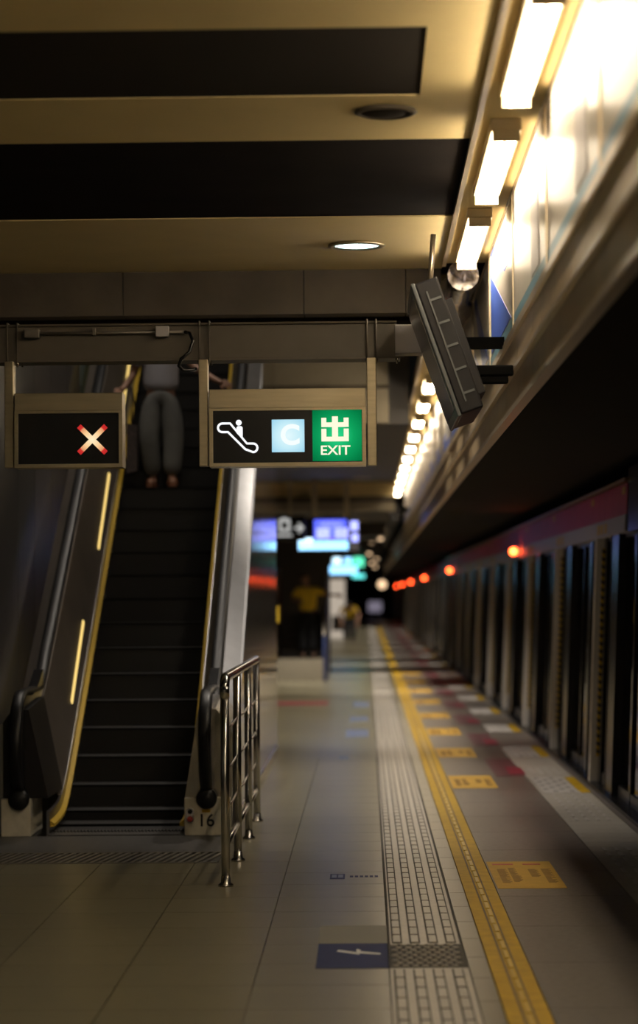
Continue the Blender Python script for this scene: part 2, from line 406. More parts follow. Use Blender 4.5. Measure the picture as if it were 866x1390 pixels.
# ------------------------------------------------------------------ right fascia and soffit
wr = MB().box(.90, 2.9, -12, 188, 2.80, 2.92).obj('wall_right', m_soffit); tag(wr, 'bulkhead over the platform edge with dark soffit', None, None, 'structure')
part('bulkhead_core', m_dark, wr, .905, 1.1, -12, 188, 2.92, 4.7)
fp_me = MB().box(.862, .90, .004, 1.196, 2.775, 3.165).mesh('fascia_panel', m_fascia)
for k in range(-5, 90): link('fascia_panel', fp_me, wr, (0, 1.2*k, 0))
part('fascia_ledge', m_fascia2, wr, .835, .90, -12, 120, 2.95, 2.975)
part('fascia_ledge', m_fascia2, wr, .842, .90, -12, 120, 3.165, 3.20)
part('fascia_lip', m_fascia2, wr, .845, .90, -12, 120, 2.745, 2.775)
part('track_wall', m_tunnel, wr, 3.3, 3.5, -12, 188, -1.2, 2.8)
part('track_bed', m_tunnel, wr, 2.02, 3.5, -12, 188, -1.3, -1.2)
# advertising panels over the fascia
def ad_panel(Y0, L, kind):
    t = empty('advertising_panel', (.862, Y0, 3.20))
    MB().box(0, .03, .02, L-.02, 0, .80).obj('backing', m_pgrey, t)
    mb = MB()
    for b in ((-.012, .02, .01, L-.01, 0, .025), (-.012, .02, .01, L-.01, .775, .80), (-.012, .02, .01, .035, .025, .775), (-.012, .02, L-.035, L-.01, .025, .775)): mb.box(*b)
    mb.obj('frame', m_fascia2, t)
    MB().box(-.006, .0, .04, L-.04, .09, .77).obj('poster', m_poster, t)
    MB().box(-.008, .0, .04, L-.04, .028, .085).obj('colour_band', m_pteal if kind != 2 else m_pblue, t)
    if kind == 1:
        MB().prism([(.3, .12), (1.0, .12), (2.2, .74), (1.9, .74)], 'x', -.009, -.0061).obj('blue_stripe', m_pblue, t)
        MB().prism([(1.3, .12), (2.3, .12), (2.3, .36)], 'x', -.009, -.0061).obj('blue_corner', m_pblue, t)
    elif kind == 3:
        MB().prism([(.2, .10), (2.3, .10), (2.3, .62)], 'x', -.009, -.0061).obj('blue_triangle', m_pblue, t)
        MB().prism([(.5, .45), (.8, .45), (2.3, .76), (1.9, .76)], 'x', -.009, -.0061).obj('blue_stripe', m_pblue, t)
    elif kind == 2:
        MB().box(-.009, -.0061, .3, 1.2, .1, .5).obj('grey_block', m_pgrey, t)
        MB().box(-.009, -.0061, 1.5, 2.2, .1, .2).obj('blue_block', m_pblue, t)
    else:
        MB().box(-.009, -.0061, .5, 1.0, .1, .76).obj('pale_block', m_pgrey, t)
    lab = {0: 'white advertising panel with a pale block and teal base band under the tubes',
           1: 'white advertising panel with diagonal blue stripe above the hanging monitor',
           3: 'white advertising panel with large blue triangle beside the hanging monitor',
           2: 'white advertising panel with blue base band and grey block under the tubes'}[kind]
    tag(t, lab, 'panel', 'advertising panels along the fascia')
kinds = {0: 0, 1: 0, 2: 0, 3: 0, 4: 0, 5: 3, 6: 1}
for k in range(-3, 20):
    ad_panel(.9 + 2.5*k, 2.5, kinds.get(k, 0) if k <= 6 else 2)

# tube lamps in the trough
def lamp(L, label):
    t = empty('fluorescent_lamp'); tag(t, label, 'lamp', label.split(' ')[0] + ' tube lamps in the trough')
    MB().box(-.075, .075, 0, L, .02, .08, .006).obj('housing', m_lamph, t)
    for x in (-.032, .032): MB().tube([(x, .03, -.005), (x, L-.03, -.005)], .022, 8).obj('tube', m_lamp, t)
    for y in (.0, L-.025): MB().box(-.065, .065, y, y+.025, -.03, .02).obj('end_cap', m_lamph, t)
    return t
lp = lamp(1.9, 'long twin tube lamp in the ceiling trough before the foil duct'); ls = lamp(1.15, 'short twin tube lamp in the ceiling trough beyond the foil duct'); first = firsts = True
for k in range(-7, 17):
    Yk = 8.68 + 2.64*k
    if 15.9 < Yk + 1.9 and Yk < 21.4: continue
    if Yk + 1.9 > 53: continue
    if Yk < 18:
        o = lp if first else copy_tree(lp); first = False
    else:
        o = ls if firsts else copy_tree(ls); firsts = False
    o.location = (.70, Yk, 3.92)

# round ceiling fixtures
def downlight(x, y, on, label):
    t = empty('downlight', (x, y, 4.0)); tag(t, label, 'ceiling light', 'round ceiling fixtures')
    MB().lathe([(.150, .02), (.150, -.001), (.185, -.004), (.188, -.014), (.155, -.020), (.148, -.004)], seg=32).obj('rim', m_gold if on else m_darkgrey, t)
    MB().lathe([(0, -.006), (.08, -.008), (.148, -.006), (.149, .01)], seg=32).obj('lens' if on else 'grille', m_down_l if on else m_darkgrey, t)
downlight(-.04, 15.38, True, 'lit round downlight in the beige beam above the exit sign')
for x in (-2.6, -4.8): downlight(x, 15.38, False, 'unlit round downlight in the beige beam above the crossed sign')
for x in (.0, -2.2, -4.4):
    for y in (8.2, 5.0, 1.6): downlight(x, y, True, 'lit round downlight in the broad beige ceiling panel')
t = empty('ceiling_speaker', (.115, 11.1, 4.0)); tag(t, 'round dark grille speaker set in the beige ceiling beam', 'speaker')
MB().lathe([(.12, .02), (.145, 0), (.150, -.012), (.125, -.022), (.118, -.01)], seg=32).obj('rim', m_down, t)
MB().lathe([(0, -.03), (.06, -.026), (.119, -.012), (.119, .01)], seg=32).obj('grille', m_darkgrey, t)

# unseen lamps added to brighten far platform and escalator: rim, with bulb inside
def fill_can_lamp(x, y, z, watt, angle, label, group):
    t = empty('fill_lamp', (x, y, z)); tag(t, label, 'ceiling light', group)
    MB().lathe([(.11, .0), (.145, -.002), (.147, -.012), (.115, -.016), (.11, -.004)], seg=20).obj('rim', m_gold, t)
    ld = bpy.data.lights.new('bulb', 'SPOT'); ld.energy = watt; ld.color = (1.0, .89, .76); ld.spot_size = math.radians(angle); ld.spot_blend = .7; ld.shadow_soft_size = .07
    lo = bpy.data.objects.new('bulb', ld); col.objects.link(lo); lo.parent = t; lo.location = (0, 0, -.03)
for y in (18.6, 21.4, 24.2): fill_can_lamp(-.05, y, 4.75, FAR_W*.5, 80, 'added fill lamp in the raised ceiling behind the signs', 'added fill lamps behind the signs')  # added out of view to light the floor behind the signs
for y in (29, 33.5, 38): fill_can_lamp(-.05, y, 3.60, FAR_W*.8, 95, 'added fill lamp in the lowered grey ceiling', 'added fill lamps in the lowered ceiling')  # added to brighten the floor under the lowered ceiling
fill_can_lamp(-.95, 45.9, 3.3, FAR_W*1.2, 80, 'added fill lamp in the ceiling before the far stair', 'added fill lamps in the far ceiling')  # added to light the person on the stair
for k in range(11): fill_can_lamp(-.1, 42.2 + 8*k, 3.3, FAR_W*1.1, 84, 'added fill lamp in the dim far ceiling', 'added fill lamps in the far ceiling')  # added to brighten the far end of the platform
for x, y in ((-1.3, 18.5), (-2.3, 20.5), (-1.3, 22.5)): fill_can_lamp(x, y, 8.0, WELL_W*2.2, 100, 'added fill lamp in the roof of the escalator well', 'added fill lamps over the escalator')  # unseen, added to light the rider and the balustrades
# foil duct in the trough gap
mb = MB(); mb.tube([(.70+.012*math.sin(k*1.7), 16.4+k*.33, 3.93+.03*math.sin(k*2.3)) for k in range(15)], [.11+.025*math.sin(k*2.9) for k in range(15)], 14)
o = mb.obj('foil_duct', m_duct); tag(o, 'crumpled silver foil duct above the hanging monitor', 'duct')

# ------------------------------------------------------------------ escalator
def zb(Y):
    u = Y - 17.667; return .66*.5*(u + math.sqrt(u*u + .0625))
ESC = empty('escalator', (0, 0, 0)); tag(ESC, 'escalator numbered 16 with black steps and yellow edges beside the steel railing', 'escalator')
Ys = [16.95 + .1*k for k in range(26)] + [19.6 + .4*k for k in range(20)]
def ribbon(name, m, prof, x0=None, ys=Ys, closed=True, flat=None, smooth=False):
    mb = MB(); rings = []
    for Y in ys:
        rings.append([mb.bm.verts.new((x, Y, zb(Y)+z)) for x, z in prof])
    n = len(prof)
    for a, b in zip(rings, rings[1:]):
        for k in range(n if closed else n-1):
            f = mb.bm.faces.new((a[k], a[(k+1) % n], b[(k+1) % n], b[k])); f.smooth = smooth
    if closed:
        mb.bm.faces.new(rings[0]); mb.bm.faces.new(rings[-1])
    return mb.obj(name, m, ESC)
SL, SR = -2.285, -1.315     # skirt planes
for sx, s, hr in ((SL, -1, -2.49), (SR, 1, -1.15)):
    ribbon('skirt', m_skirt, [(sx, -.25), (sx, .16), (sx+s*.02, .16), (sx+s*.02, -.25)])
    ribbon('yellow_skirt_edge', m_brush, [(sx-s*.004, .045), (sx-s*.036, .05), (sx-s*.036, .072), (sx-s*.004, .095)])
    ip = hr - s*.045
    ribbon('inner_panel', m_panel if s < 0 else m_skirt, [(sx+s*.003, .155), (ip, .80), (ip+s*.03, .80), (sx+s*.03, .155)], ys=[y for y in Ys if y > 17.6])
    op = sx + s*.345
    ribbon('outer_deck', m_deck if s > 0 else m_panel, [(hr+s*.045, .80), (op, .74), (op, .70), (hr+s*.045, .76)], ys=[y for y in Ys if y >= 17.4])
    ribbon('handrail_guide', m_black, [(hr-.045, .78), (hr-.03, .84), (hr+.03, .84), (hr+.045, .78)], ys=[y for y in Ys if y >= 17.4])
    # handrail: incline, level, round newel, back into the base
    r, yc, zt = .36, 17.02, 1.02
    path = [(y, zb(y)+.865) for y in reversed([q for q in Ys if q >= 18.2])]
    y1, z1 = path[-1]
    for k in range(1, 7):
        t_ = k/6; y_ = y1 + (yc+.1-y1)*t_
        zz = (zb(y_)+.865); path.append((y_, zt + (zz - zt)*(1-t_)**1.2 if zz > zt else zt))
    for k in range(0, 19):
        a = PI/2 + PI*k/18; path.append((yc + r*math.cos(a)*.95, zt - r + r*math.sin(a)))
    path.append((yc+.12, zt-2*r))
    prof = [(-.042, -.012), (-.046, .0), (-.042, .014), (-.026, .024), (0, .027), (.026, .024), (.042, .014), (.046, 0), (.042, -.012)]
    MB().sweep([(a, -b) for a, b in prof], path, hr).obj('handrail', m_rubber, ESC)
    # newel panels inside the handrail loop
    loop = [(yc + (r-.02)*math.cos(PI/2 + PI*k/14)*.95, zt - r + (r-.02)*math.sin(PI/2 + PI*k/14)) for k in range(15)]
    poly = loop + [(17.7, zt-2*r+.05), (17.9, .45), (17.9, 1.16), (17.55, 1.03), (17.3, zt-.03)]
    MB().prism(poly, 'x', hr-.035, hr+.035).obj('newel_panel', m_black, ESC)
    # tapered newel body, base plate and inlet
    i0, i1, o1 = sx+s*.005, hr-s*.06, sx+s*.335
    mb = MB()
    def frame_pts(Y, top): return [(i0, Y, .27), (o1, Y, .27), (o1, Y, top-.10), (hr+s*.06, Y, top), (i1, Y, top)]
    A = [mb.bm.verts.new(p) for p in frame_pts(16.93, .90)]; B = [mb.bm.verts.new(p) for p in frame_pts(17.75, .96)]
    mb.bm.faces.new(A); mb.bm.faces.new(B[::-1])
    for k in range(5): mb.bm.faces.new((A[k], B[k], B[(k+1) % 5], A[(k+1) % 5]))
    mb.obj('newel_body', m_steel if s > 0 else m_colblk0, ESC)
    bi = i0 if s > 0 else -2.41
    bp = MB().box(min(bi, o1), max(bi, o1), 16.87, 17.5, 0, .27, .006).obj('base_plate', m_basep, ESC)
    MB().lathe([(.0, 0), (.075, 0), (.075, .06), (.055, .075), (0, .075)], seg=20).obj('handrail_inlet', m_rubber, bp)
    bp.children[0].rotation_euler = (PI/2, 0, 0); bp.children[0].location = (hr, 16.90, .265)
    part('outer_edge_strip', m_chrome, bp, o1-.01, o1+.01, 16.9, 17.5, .05, .8)
    if s > 0: BPR = bp
# steps
ysn = [17.11 + .311*i for i in range(29)]
for i, Yn in enumerate(ysn):
    z1 = zb(Yn); z0 = zb(Yn-.311) - .05; z2 = z1
    mb = MB()
    mb.mi = 0; mb.prism([(Yn+.004, z1-.014), (Yn+.012, z0), (Yn+.35, z0), (Yn+.35, z1), (Yn+.02, z1)], 'x', SL+.008, SR-.008)
    mb.mi = 1; mb.box(SL+.008, SR-.008, Yn-.002, Yn+.02, z1-.012, z1+.001)
    mb.obj('step', [m_step, m_nose], ESC)
cp = MB().box(SL, SR, 16.87, 17.13, -.04, .012).obj('comb_plate', m_plate, ESC)
mb = MB()
for k in range(38):
    x = SL + .025 + k*.0245; mb.box(x-.006, x+.006, 17.06, 17.16, .006, .02)
mb.obj('comb_teeth', m_plate, cp)
# warm light strips set into the far-side panel
for ya, yb in ((18.52, 19.45), (20.42, 21.46), (22.60, 23.6)):
    mb = MB()
    pts = []
    for y, zr, x in ((ya, .285, -2.338), (yb, .335, -2.350)):
        pts.append((x, y, zb(y)+zr))
    a, b = Vector(pts[0]), Vector(pts[1])
    mb.tube([a, a.lerp(b, .03), a.lerp(b, .97), b], [.012, .028, .028, .012], 10)
    mb.obj('panel_light', m_strip, ESC)
# label and marks on the newels
MB().box(-2.418, -2.414, 17.02, 17.18, .62, .86).obj('notice_label', mat('notice_paper', (.40, .31, .32), .6), ESC)
nl = [o for o in ESC.children if o.name.startswith('notice_label')][0]
nl.location = (-.013, 0, 0)
mbp = MB().lathe([(0, 0), (.028, 0), (.028, .012), (0, .012)], seg=16)
m_wplate = mat('switch_plate_white', (.85, .83, .80), .4)
def ycyl(name, m, x, z, r, d, parent, y=16.87, seg=16):
    o = MB().lathe([(0, 0), (r, 0), (r, d*.8), (r*.85, d), (0, d)], seg=seg).obj(name, m, parent); o.rotation_euler = (PI/2, 0, 0); o.location = (x, y, z); return o
sp_ = MB().box(-1.296, -1.240, 16.86, 16.87, .095, .195, .02).obj('switch_plate', m_wplate, BPR)
ycyl('key_switch', m_black, -1.268, .172, .017, .012, sp_, 16.86)
ycyl('stop_button', m_redink, -1.268, .120, .021, .02, sp_, 16.86)
MB().box(-1.185, -1.125, 16.865, 16.87, .165, .187).obj('warning_sticker', m_yellow, BPR)
def text(body, size, m, name, parent, loc, rot=(PI/2, 0, 0), ext=.002, bold=0, align='CENTER'):
    cu = bpy.data.curves.new(name, 'FONT'); cu.body = body; cu.size = size; cu.extrude = ext; cu.align_x = align; cu.align_y = 'CENTER'; cu.offset = bold
    tmp = bpy.data.objects.new('tmp', cu); col.objects.link(tmp)
    dg = bpy.context.evaluated_depsgraph_get(); me = bpy.data.meshes.new_from_object(tmp.evaluated_get(dg))
    bpy.data.objects.remove(tmp); me.materials.clear(); me.materials.append(m)
    o = link(name, me, parent, loc); o.rotation_euler = rot; return o
text('16', .125, m_colblk0, 'number', BPR, (-1.155, 16.867, .105), bold=.0015)
part('blue_notice', mat('pale_blue_notice', (.12, .2, .3), .4), ESC, -2.30, -2.292, 16.99, 17.12, .05, .16)
# outer cladding panels, following the slope
OX = SR + .345
yy = [16.95, 17.75, 18.95, 20.15, 21.35, 22.55, 23.75, 24.65, 25.5]
for a, b in zip(yy, yy[1:]):
    a2, b2 = a+.004, b-.004
    ta = (.80 if a < 17 else zb(a2)+.72); tb = zb(b2)+.72
    MB().prism([(a2, 0), (b2, 0), (b2, tb), (a2, ta)], 'x', OX-.03, OX).obj('cladding_panel', m_clad, ESC)
ribbon('deck_edge', m_deck, [(OX-.012, .745), (OX+.008, .745), (OX+.008, .70), (OX-.012, .70)], ys=[y for y in Ys if y >= 17.4])
MB().box(OX-.05, OX-.0, 25.5, 25.54, 0, 4.5).obj('cladding_end', m_clad, ESC)
part('kick_plate', m_steel, ESC, OX, OX+.012, 17.0, 25.5, 0, .10)

# landing plate and grating in front of the escalator
o = part('landing_plate', m_plate, None, -2.9, OX, 15.80, 16.865, -.012, .004); tag(o, 'dark steel landing plate in front of the escalator', 'floor plate')
gr = empty('floor_grating', (0, 15.15, 0)); tag(gr, 'narrow floor grating with slanted slats in front of the landing plate', 'grating')
MB().box(-2.9, OX, .0, .65, -.012, -.008).obj('drain_bed', m_joint, gr)
mb = MB(); mb.box(-2.9, OX, 0, .03, -.012, .004); mb.box(-2.9, OX, .62, .65, -.012, .004); mb.obj('rim', m_slat, gr)
sl_me = MB().prism([(-.012, .03), (.012, .03), (.102, .62), (.078, .62)], 'z', -.012, .002).mesh('slat', m_slat)
for k in range(36): link('slat', sl_me, gr, (-2.88 + .052*k, 0, 0))

# steel railing beside the escalator
rl = empty('railing', (-.84, 13.93, 0)); tag(rl, 'polished steel tube railing with four posts beside the escalator', 'railing')
py_ = [0, 1.325, 2.71, 3.98]
for k, y in enumerate(py_):
    top = 1.17 if k == 0 else 1.2
    p = MB().tube([(0, y, 0), (0, y, top)], .026, 16).obj('post', m_chrome, rl)
    MB().lathe([(.045, 0), (.045, .012), (.030, .022), (.027, .06)], (0, y, 0), 20).obj('base_flange', m_chrome, p)
hp = [(0, 0, 1.10)] + [(0, .09 - .09*math.cos(a), 1.13 + .09*math.sin(a)) for a in [PI/2*k/6 for k in range(1, 7)]] + [(0, 3.98, 1.22), (0, 4.05, 1.22)]
MB().tube(hp, .029, 16).obj('top_rail', m_chrome, rl)
for z, r in ((.24, .019), (.45, .008), (.68, .008), (.92, .008)):
    for a, b in zip(py_, py_[1:]):
        MB().tube([(0, a, z), (.0, (a+b)/2, z - (0 if r > .01 else .012)), (0, b, z)], r, 10).obj('lower_rail' if r > .01 else 'thin_rail', m_chrome, rl)

# ------------------------------------------------------------------ left wall and escalator well
wl = MB().box(-3.3, -2.78, 17.0, 40, 0, 8).obj('wall_left', m_joint); tag(wl, 'dark panelled wall on the far side of the escalator', None, None, 'structure')
yl_ = [17.0, 17.6, 18.6, 19.55, 20.6, 21.7, 22.7, 23.6, 25.5, 27.5, 29.5]
for k, (a, b) in enumerate(zip(yl_, yl_[1:])):
    m = m_glassblue if k == 6 else (m_wall2 if k in (3, 4, 5, 7, 8, 9) else m_wall)
    part('wall_panel', m, wl, -2.78, -2.75, a+.006, b-.006, 0, 6.5)
part('wall_return', m_wall, wl, -6.0, -2.78, 16.98, 17.1, 0, 4.0)
part('outer_side_wall', m_wall, wl, -6.1, -6.0, -12, 17.1, 0, 4.6)
wb = part('wall_back', m_dark, None, -2.78, OX, 28.3, 28.5, 3.7, 8.0); tag(wb, 'dark end wall of the escalator well', None, None, 'structure')
part('well_side', m_wall2, wb, OX-.05, OX, 20.5, 28.3, 4.5, 8.0)
part('well_roof', m_dark, wb, -2.78, OX, 16.9, 28.5, 8.0, 8.1)
we = part('wall_end', m_farwall, None, -6.1, 3.5, 188, 188.3, -1.3, 4.6); tag(we, 'dark wall at the far end of the platform', None, None, 'structure')
wn = part('wall_rear', m_wall2, None, -6.1, 3.5, -12.2, -12, -1.3, 4.7); tag(wn, 'wall closing the platform behind the viewpoint', None, None, 'structure')

# ------------------------------------------------------------------ sign beam and hanging signs
YS = 14.2
bmT = empty('sign_beam', (0, YS+.1, 3.14)); tag(bmT, 'long painted steel beam carrying the two hanging signs', 'beam')
MB().box(-6.0, .19, -.09, .09, 0, .205, .004).obj('beam_body', m_beamp, bmT)
MB().box(-6.0, .20, -.11, .11, .205, .217).obj('top_flange', m_down, bmT)
MB().box(-6.0, .22, -.11, .11, -.012, 0).obj('bottom_flange', m_beamp, bmT)
MB().box(.555, .862, -.03, .03, .05, .12).obj('end_bracket', m_bracket, bmT)
MB().box(.19, .555, -.085, .085, .02, .195, .004).obj('end_box', m_lightgrey, bmT)
for x in (-2.16, -2.10, -.995, -.935, .02, .075):
    mb = MB(); mb.tube([(x, -.115, -.02), (x, -.115, .225), (x, .115, .225), (x, .115, -.02)], .006, 6); mb.obj('u_clamp', m_beamp, bmT)
for x in (-.995, -.935, .02, .075, -2.16, -2.10, .20):
    MB().lathe([(.011, 0), (.011, -.014), (.005, -.016), (.005, -.03)], (x, -.1, -.012), 8).obj('bolt', m_steel, bmT)
cd = empty('cable_conduit', (0, YS-.02, 3.30)); tag(cd, 'thin grey conduit with junction boxes on the sign beam', 'conduit')
MB().tube([(-2.05, 0, 0), (-1.08, 0, 0)], .009, 8).obj('pipe', m_slat, cd)
MB().box(-1.256, -1.176, -.035, .02, -.03, .035, .004).obj('junction_box', m_lightgrey, cd)
MB().box(-2.05, -1.96, -.05, .02, -.03, .025, .004).obj('bracket_box', m_slat, cd)
MB().box(-1.64, -1.62, -.015, .012, -.015, .03, .002).obj('clip', m_slat, cd)
cpts = [(-1.08, 0, 0), (-1.05, -.03, -.01), (-1.03, -.04, -.06), (-1.05, -.06, -.13), (-1.10, -.06, -.17), (-1.115, -.05, -.21), (-1.09, -.04, -.235), (-1.04, -.03, -.235), (-1.012, -.01, -.225)]
MB().tube(cpts, .011, 8).obj('cable', m_black, cd)

def sign_case(t, x0, x1, z0, z1, zh, d=.17):
    """metal case with header; origin at world zero"""
    y0, y1 = YS-d/2, YS+d/2
    MB().box(x0, x1, y0+.004, y1-.004, zh, z1, .003).obj('header_panel', m_gold, t)
    mb = MB()
    for b in ((x0, x1, zh-.016, zh-.001), (x0, x1, z0, z0+.022), (x0, x0+.022, z0+.022, zh-.016), (x1-.022, x1, z0+.022, zh-.016)):
        mb.box(b[0], b[1], y0-.006, y1+.006, b[2], b[3])
    mb.obj('case_frame', m_gold, t)
    MB().box(x0+.02, x1-.02, y0+.006, y1-.006, z0+.02, zh-.014).obj('screen', m_scr, t)
    return y0+.006
def post(t, x0, x1, zb_, zt): return MB().box(x0, x1, YS-.045, YS+.045, zb_, zt, .004).obj('hanging_post', m_gold, t)
# crossed sign
s1 = empty('crossed_sign', (0, 0, 0)); tag(s1, 'dark hanging sign box with a lit red and white cross', 'sign')
yf = sign_case(s1, -2.106, -1.455, 2.482, 2.932, 2.825)
post(s1, -2.172, -2.118, 2.487, 3.13)
mb = MB(); w, l = .0155, .115
for s in (1, -1):
    a = PI/4*s; c, sn = math.cos(a), math.sin(a)
    pts = [(-l, -w), (l, -w), (l, w), (-l, w)]
    mb.prism([(p[0]*c - p[1]*sn, p[0]*sn + p[1]*c) for p in pts], 'y', -.002, .001)
xo = mb.obj('lit_cross', radial_emit('cross_glow', [(0, (1.0, .86, .58)), (.45, (.95, .62, .30)), (.74, (.75, .30, .14)), (.80, (.62, .03, .025)), (1, (.50, .02, .02))], .115, 1.0), s1, (-1.637, yf-.001, 2.650))
# exit sign
s2 = empty('exit_sign', (0, 0, 0)); tag(s2, 'hanging exit sign with escalator symbol, pale blue C and green EXIT cell', 'sign')
yf = sign_case(s2, -.932, .008, 2.478, 2.945, 2.830)
post(s2, -.998, -.942, 2.485, 3.13); post(s2, .016, .074, 2.480, 3.13)
part('black_panel', m_scr, s2, -.905, -.313, yf-.004, yf, 2.505, 2.812)
gcell = MB().box(-.148, .148, -.004, 0, -.154, .154).obj('green_cell', radial_emit('exit_green', [(0, (.03, .80, .30)), (.45, (.005, .40, .12)), (1, (.0, .15, .04))], .22, .9), s2, (-.165, yf-.001, 2.660))
# two-storey cup character above the word EXIT
mb = MB()
for b in ((-.018, .018, -.052, .070), (-.082, .082, .006, .034), (-.082, -.052, .034, .062), (.052, .082, .034, .062),
          (-.082, .082, -.080, -.052), (-.082, -.052, -.052, -.004), (.052, .082, -.052, -.004)):
    mb.box(b[0], b[1], -.003, 0, b[2], b[3])
glow = emit('exit_white', (1.0, .93, .70), 1.05)
mb.obj('exit_character', glow, gcell, (-.012, -.0045, .044))
ex = text('EXIT', .079, glow, 'exit_word', gcell, (-.012, -.0055, -.092), bold=.0012); ex.scale.x = 1.12
bc = MB().box(-.098, .098, -.004, 0, -.098, .098).obj('blue_cell', radial_emit('cell_blue', [(0, (.78, .96, 1.0)), (.5, (.58, .86, .95)), (1, (.33, .66, .84))], .14, 1.0), s2, (-.459, yf-.0045, 2.660))
text('C', .165, emit('letter_white', (.92, 1, 1), 1.0), 'letter', bc, (0.012, -.0055, 0), bold=.006)
# escalator symbol: rounded outline of a sloping band with a rider
def outline(path, w, m, name, parent, loc):
    mb = MB(); n = len(path)
    rin, rout = [], []
    for i in range(n):
        a, b, c = Vector(path[i-1]), Vector(path[i]), Vector(path[(i+1) % n])
        t = ((b-a).normalized() + (c-b).normalized()).normalized(); nn = Vector((-t.y, t.x))
        rout.append(b + nn*w/2); rin.append(b - nn*w/2)
    for i in range(n):
        j = (i+1) % n
        vs = [(rout[i].x, -.003, rout[i].y), (rout[j].x, -.003, rout[j].y), (rin[j].x, -.003, rin[j].y), (rin[i].x, -.003, rin[i].y)]
        mb.face(vs)
    return mb.obj(name, m, parent, loc)
def arc(cx, cy, r, a0, a1, n=8): return [(cx + r*math.cos(math.radians(a0+(a1-a0)*k/n)), cy + r*math.sin(math.radians(a0+(a1-a0)*k/n))) for k in range(n+1)]
rr = .026
pth = arc(-.092, .052, rr, 90, 270) + [(-.058, .026), (.045, -.078)] + arc(.092, -.078+rr*.3, rr, 270, 450)[0:9] + [(.055, -.044), (-.045, .078)]
pth = [(x, y) for x, y in pth]
outline(pth, .013, m_icon, 'escalator_symbol', s2, (-.762, yf-.005, 2.660))
mb = MB(); mb.lathe([(0, 0), (.0175, 0), (.0175, .003), (0, .003)], seg=16); o = mb.obj('rider_head', m_icon, s2, (-.755, yf-.005, 2.742)); o.rotation_euler = (PI/2, 0, 0)
MB().prism([(-.017, -.005), (.020, -.045), (.020, .028), (.012, .036), (-.009, .036), (-.017, .028)], 'y', -.003, 0).obj('rider_body', m_icon, s2, (-.752, yf-.005, 2.685))

# ------------------------------------------------------------------ hanging monitors on the fascia
def monitor(loc, label, L=1.15):
    t = empty('hanging_monitor', loc); tag(t, label, 'monitor', 'monitors on the fascia')
    hh, th, a = .76, .13, math.radians(-19)
    holder = []
    def P(name, m, *b, bev=.006):
        o = MB().box(*b, bev).obj(name, m, t); o.rotation_euler = (0, a, 0); return o
    P('casing', m_tv, .0, th, 0, L, -hh/2, hh/2, bev=.01)
    P('bezel', m_tvedge, -.022, .0, -.006, L+.006, -hh/2-.006, hh/2+.006)
    P('screen', m_black, -.027, -.022, .04, L-.04, -hh/2+.04, hh/2-.04, bev=0)
    P('side_cover', m_tv, th, th+.05, .15, L-.15, -.30, .26)
    for k in range(5): P('vent_rib', m_tvedge, .05, .115, -.008, .004, -.28+.135*k, -.268+.135*k, bev=0)
    P('side_rail', m_tvedge, .045, .053, -.008, .004, -.32, .32, bev=0)
    MB().box(.15, .432, .3, .36, -.12, -.06, .01).obj('bracket', m_bracket, t)
    MB().box(.15, .432, L-.36, L-.3, -.12, -.06, .01).obj('bracket', m_bracket, t)
    MB().tube([(-.03, L/2, .34), (.0, L/2, .72)], .016, 8).obj('hanger', m_fascia2, t)
monitor((.405, 12.85, 3.04), 'tilted black monitor mounted on the fascia in front of the sign beam end')
monitor((.41, 44.5, 3.42), 'tilted black monitor on the fascia above the far displays')
monitor((.41, 70, 3.0), 'tilted black monitor on the fascia far along the platform')

# ------------------------------------------------------------------ platform screen doors
LEAN = .045
def shear(me):
    for v in me.vertices: v.co.x += LEAN*v.co.z
    return me
def pb(name, m, parent, *b, bev=0):
    b = list(b); b[3] = min(b[3], BAY-.006)
    me = MB().box(*b, bev).mesh(name, m); shear(me); return link(name, me, parent)
def bay(hstart=0.0, full=True):
    t = empty('platform_screen_door'); tag(t, 'dark glass screen door bay with white hazard striped pier and plum header', 'screen door', 'platform screen door bays')
    p = pb('pier', m_pier, t, 1.97, 2.12, 0, .14, 0, 2.19)
    pb('hazard_strip', m_hazard, p, 2.02, 2.095, -.004, 0, .25, 2.10)
    pb('door_sill', m_colblk, t, 1.95, 2.2, 0, BAY, -.012, .03)
    X0, X1 = 2.07, 2.085
    for a, b in ((.14, .9), (1.15, 2.0), (2.06, 2.9), (3.45, 4.25)):
        g = pb('glass_pane', m_glass, t, X0, X1, a, b, .12, 2.16)
        mb = MB(); mb.box(X0-.015, X1+.01, a, b, .03, .12); mb.box(X0-.015, X1+.01, a, b, 2.16, 2.19)
        me = shear(mb.mesh('pane_rail', m_train)); link('pane_rail', me, g)
    for a, b, w in ((.9, 1.15, .05), (2.0, 2.06, .02), (2.9, 3.45, .07), (4.25, BAY, .03)):
        pb('mullion', m_colblk, t, X0-w, X1+.05, a, b, .03, 2.19)
    pb('bright_trim', m_train, t, X0-.075, X0-.06, 3.42, 3.45, .03, 2.19)
    h = pb('plum_header', m_headp, t, 1.985, 2.3, hstart, BAY, 2.33, 2.585)
    g = pb('grey_header_band', m_headg, t, 1.975, 2.3, hstart, BAY, 2.19, 2.33)
    pb('top_trim', m_fascia2, t, 1.96, 2.3, hstart, BAY, 2.60, 2.625)
    for dy in (-.05-.75, -.05-.42, -.05-.12):
        pb('yellow_mark', m_headmark, g, 1.970, 1.975, BAY+dy, BAY+dy+.17, 2.215, 2.30)
    pb('yellow_mark', m_headmark, h, 1.980, 1.985, max(hstart+.1, .5), max(hstart+.1, .5)+.25, 2.50, 2.56)
    return t
b0 = bay(); b0.location = (0, Y0B, 0)
for k in range(1, 9):
    c = copy_tree(b0); c.location = (0, Y0B + BAY*k, 0)
bn = bay(2.25); bn.location = (0, Y0B - BAY, 0)
bn['label'] = 'screen door bay where the plum header ends at a black box'; del bn['group']
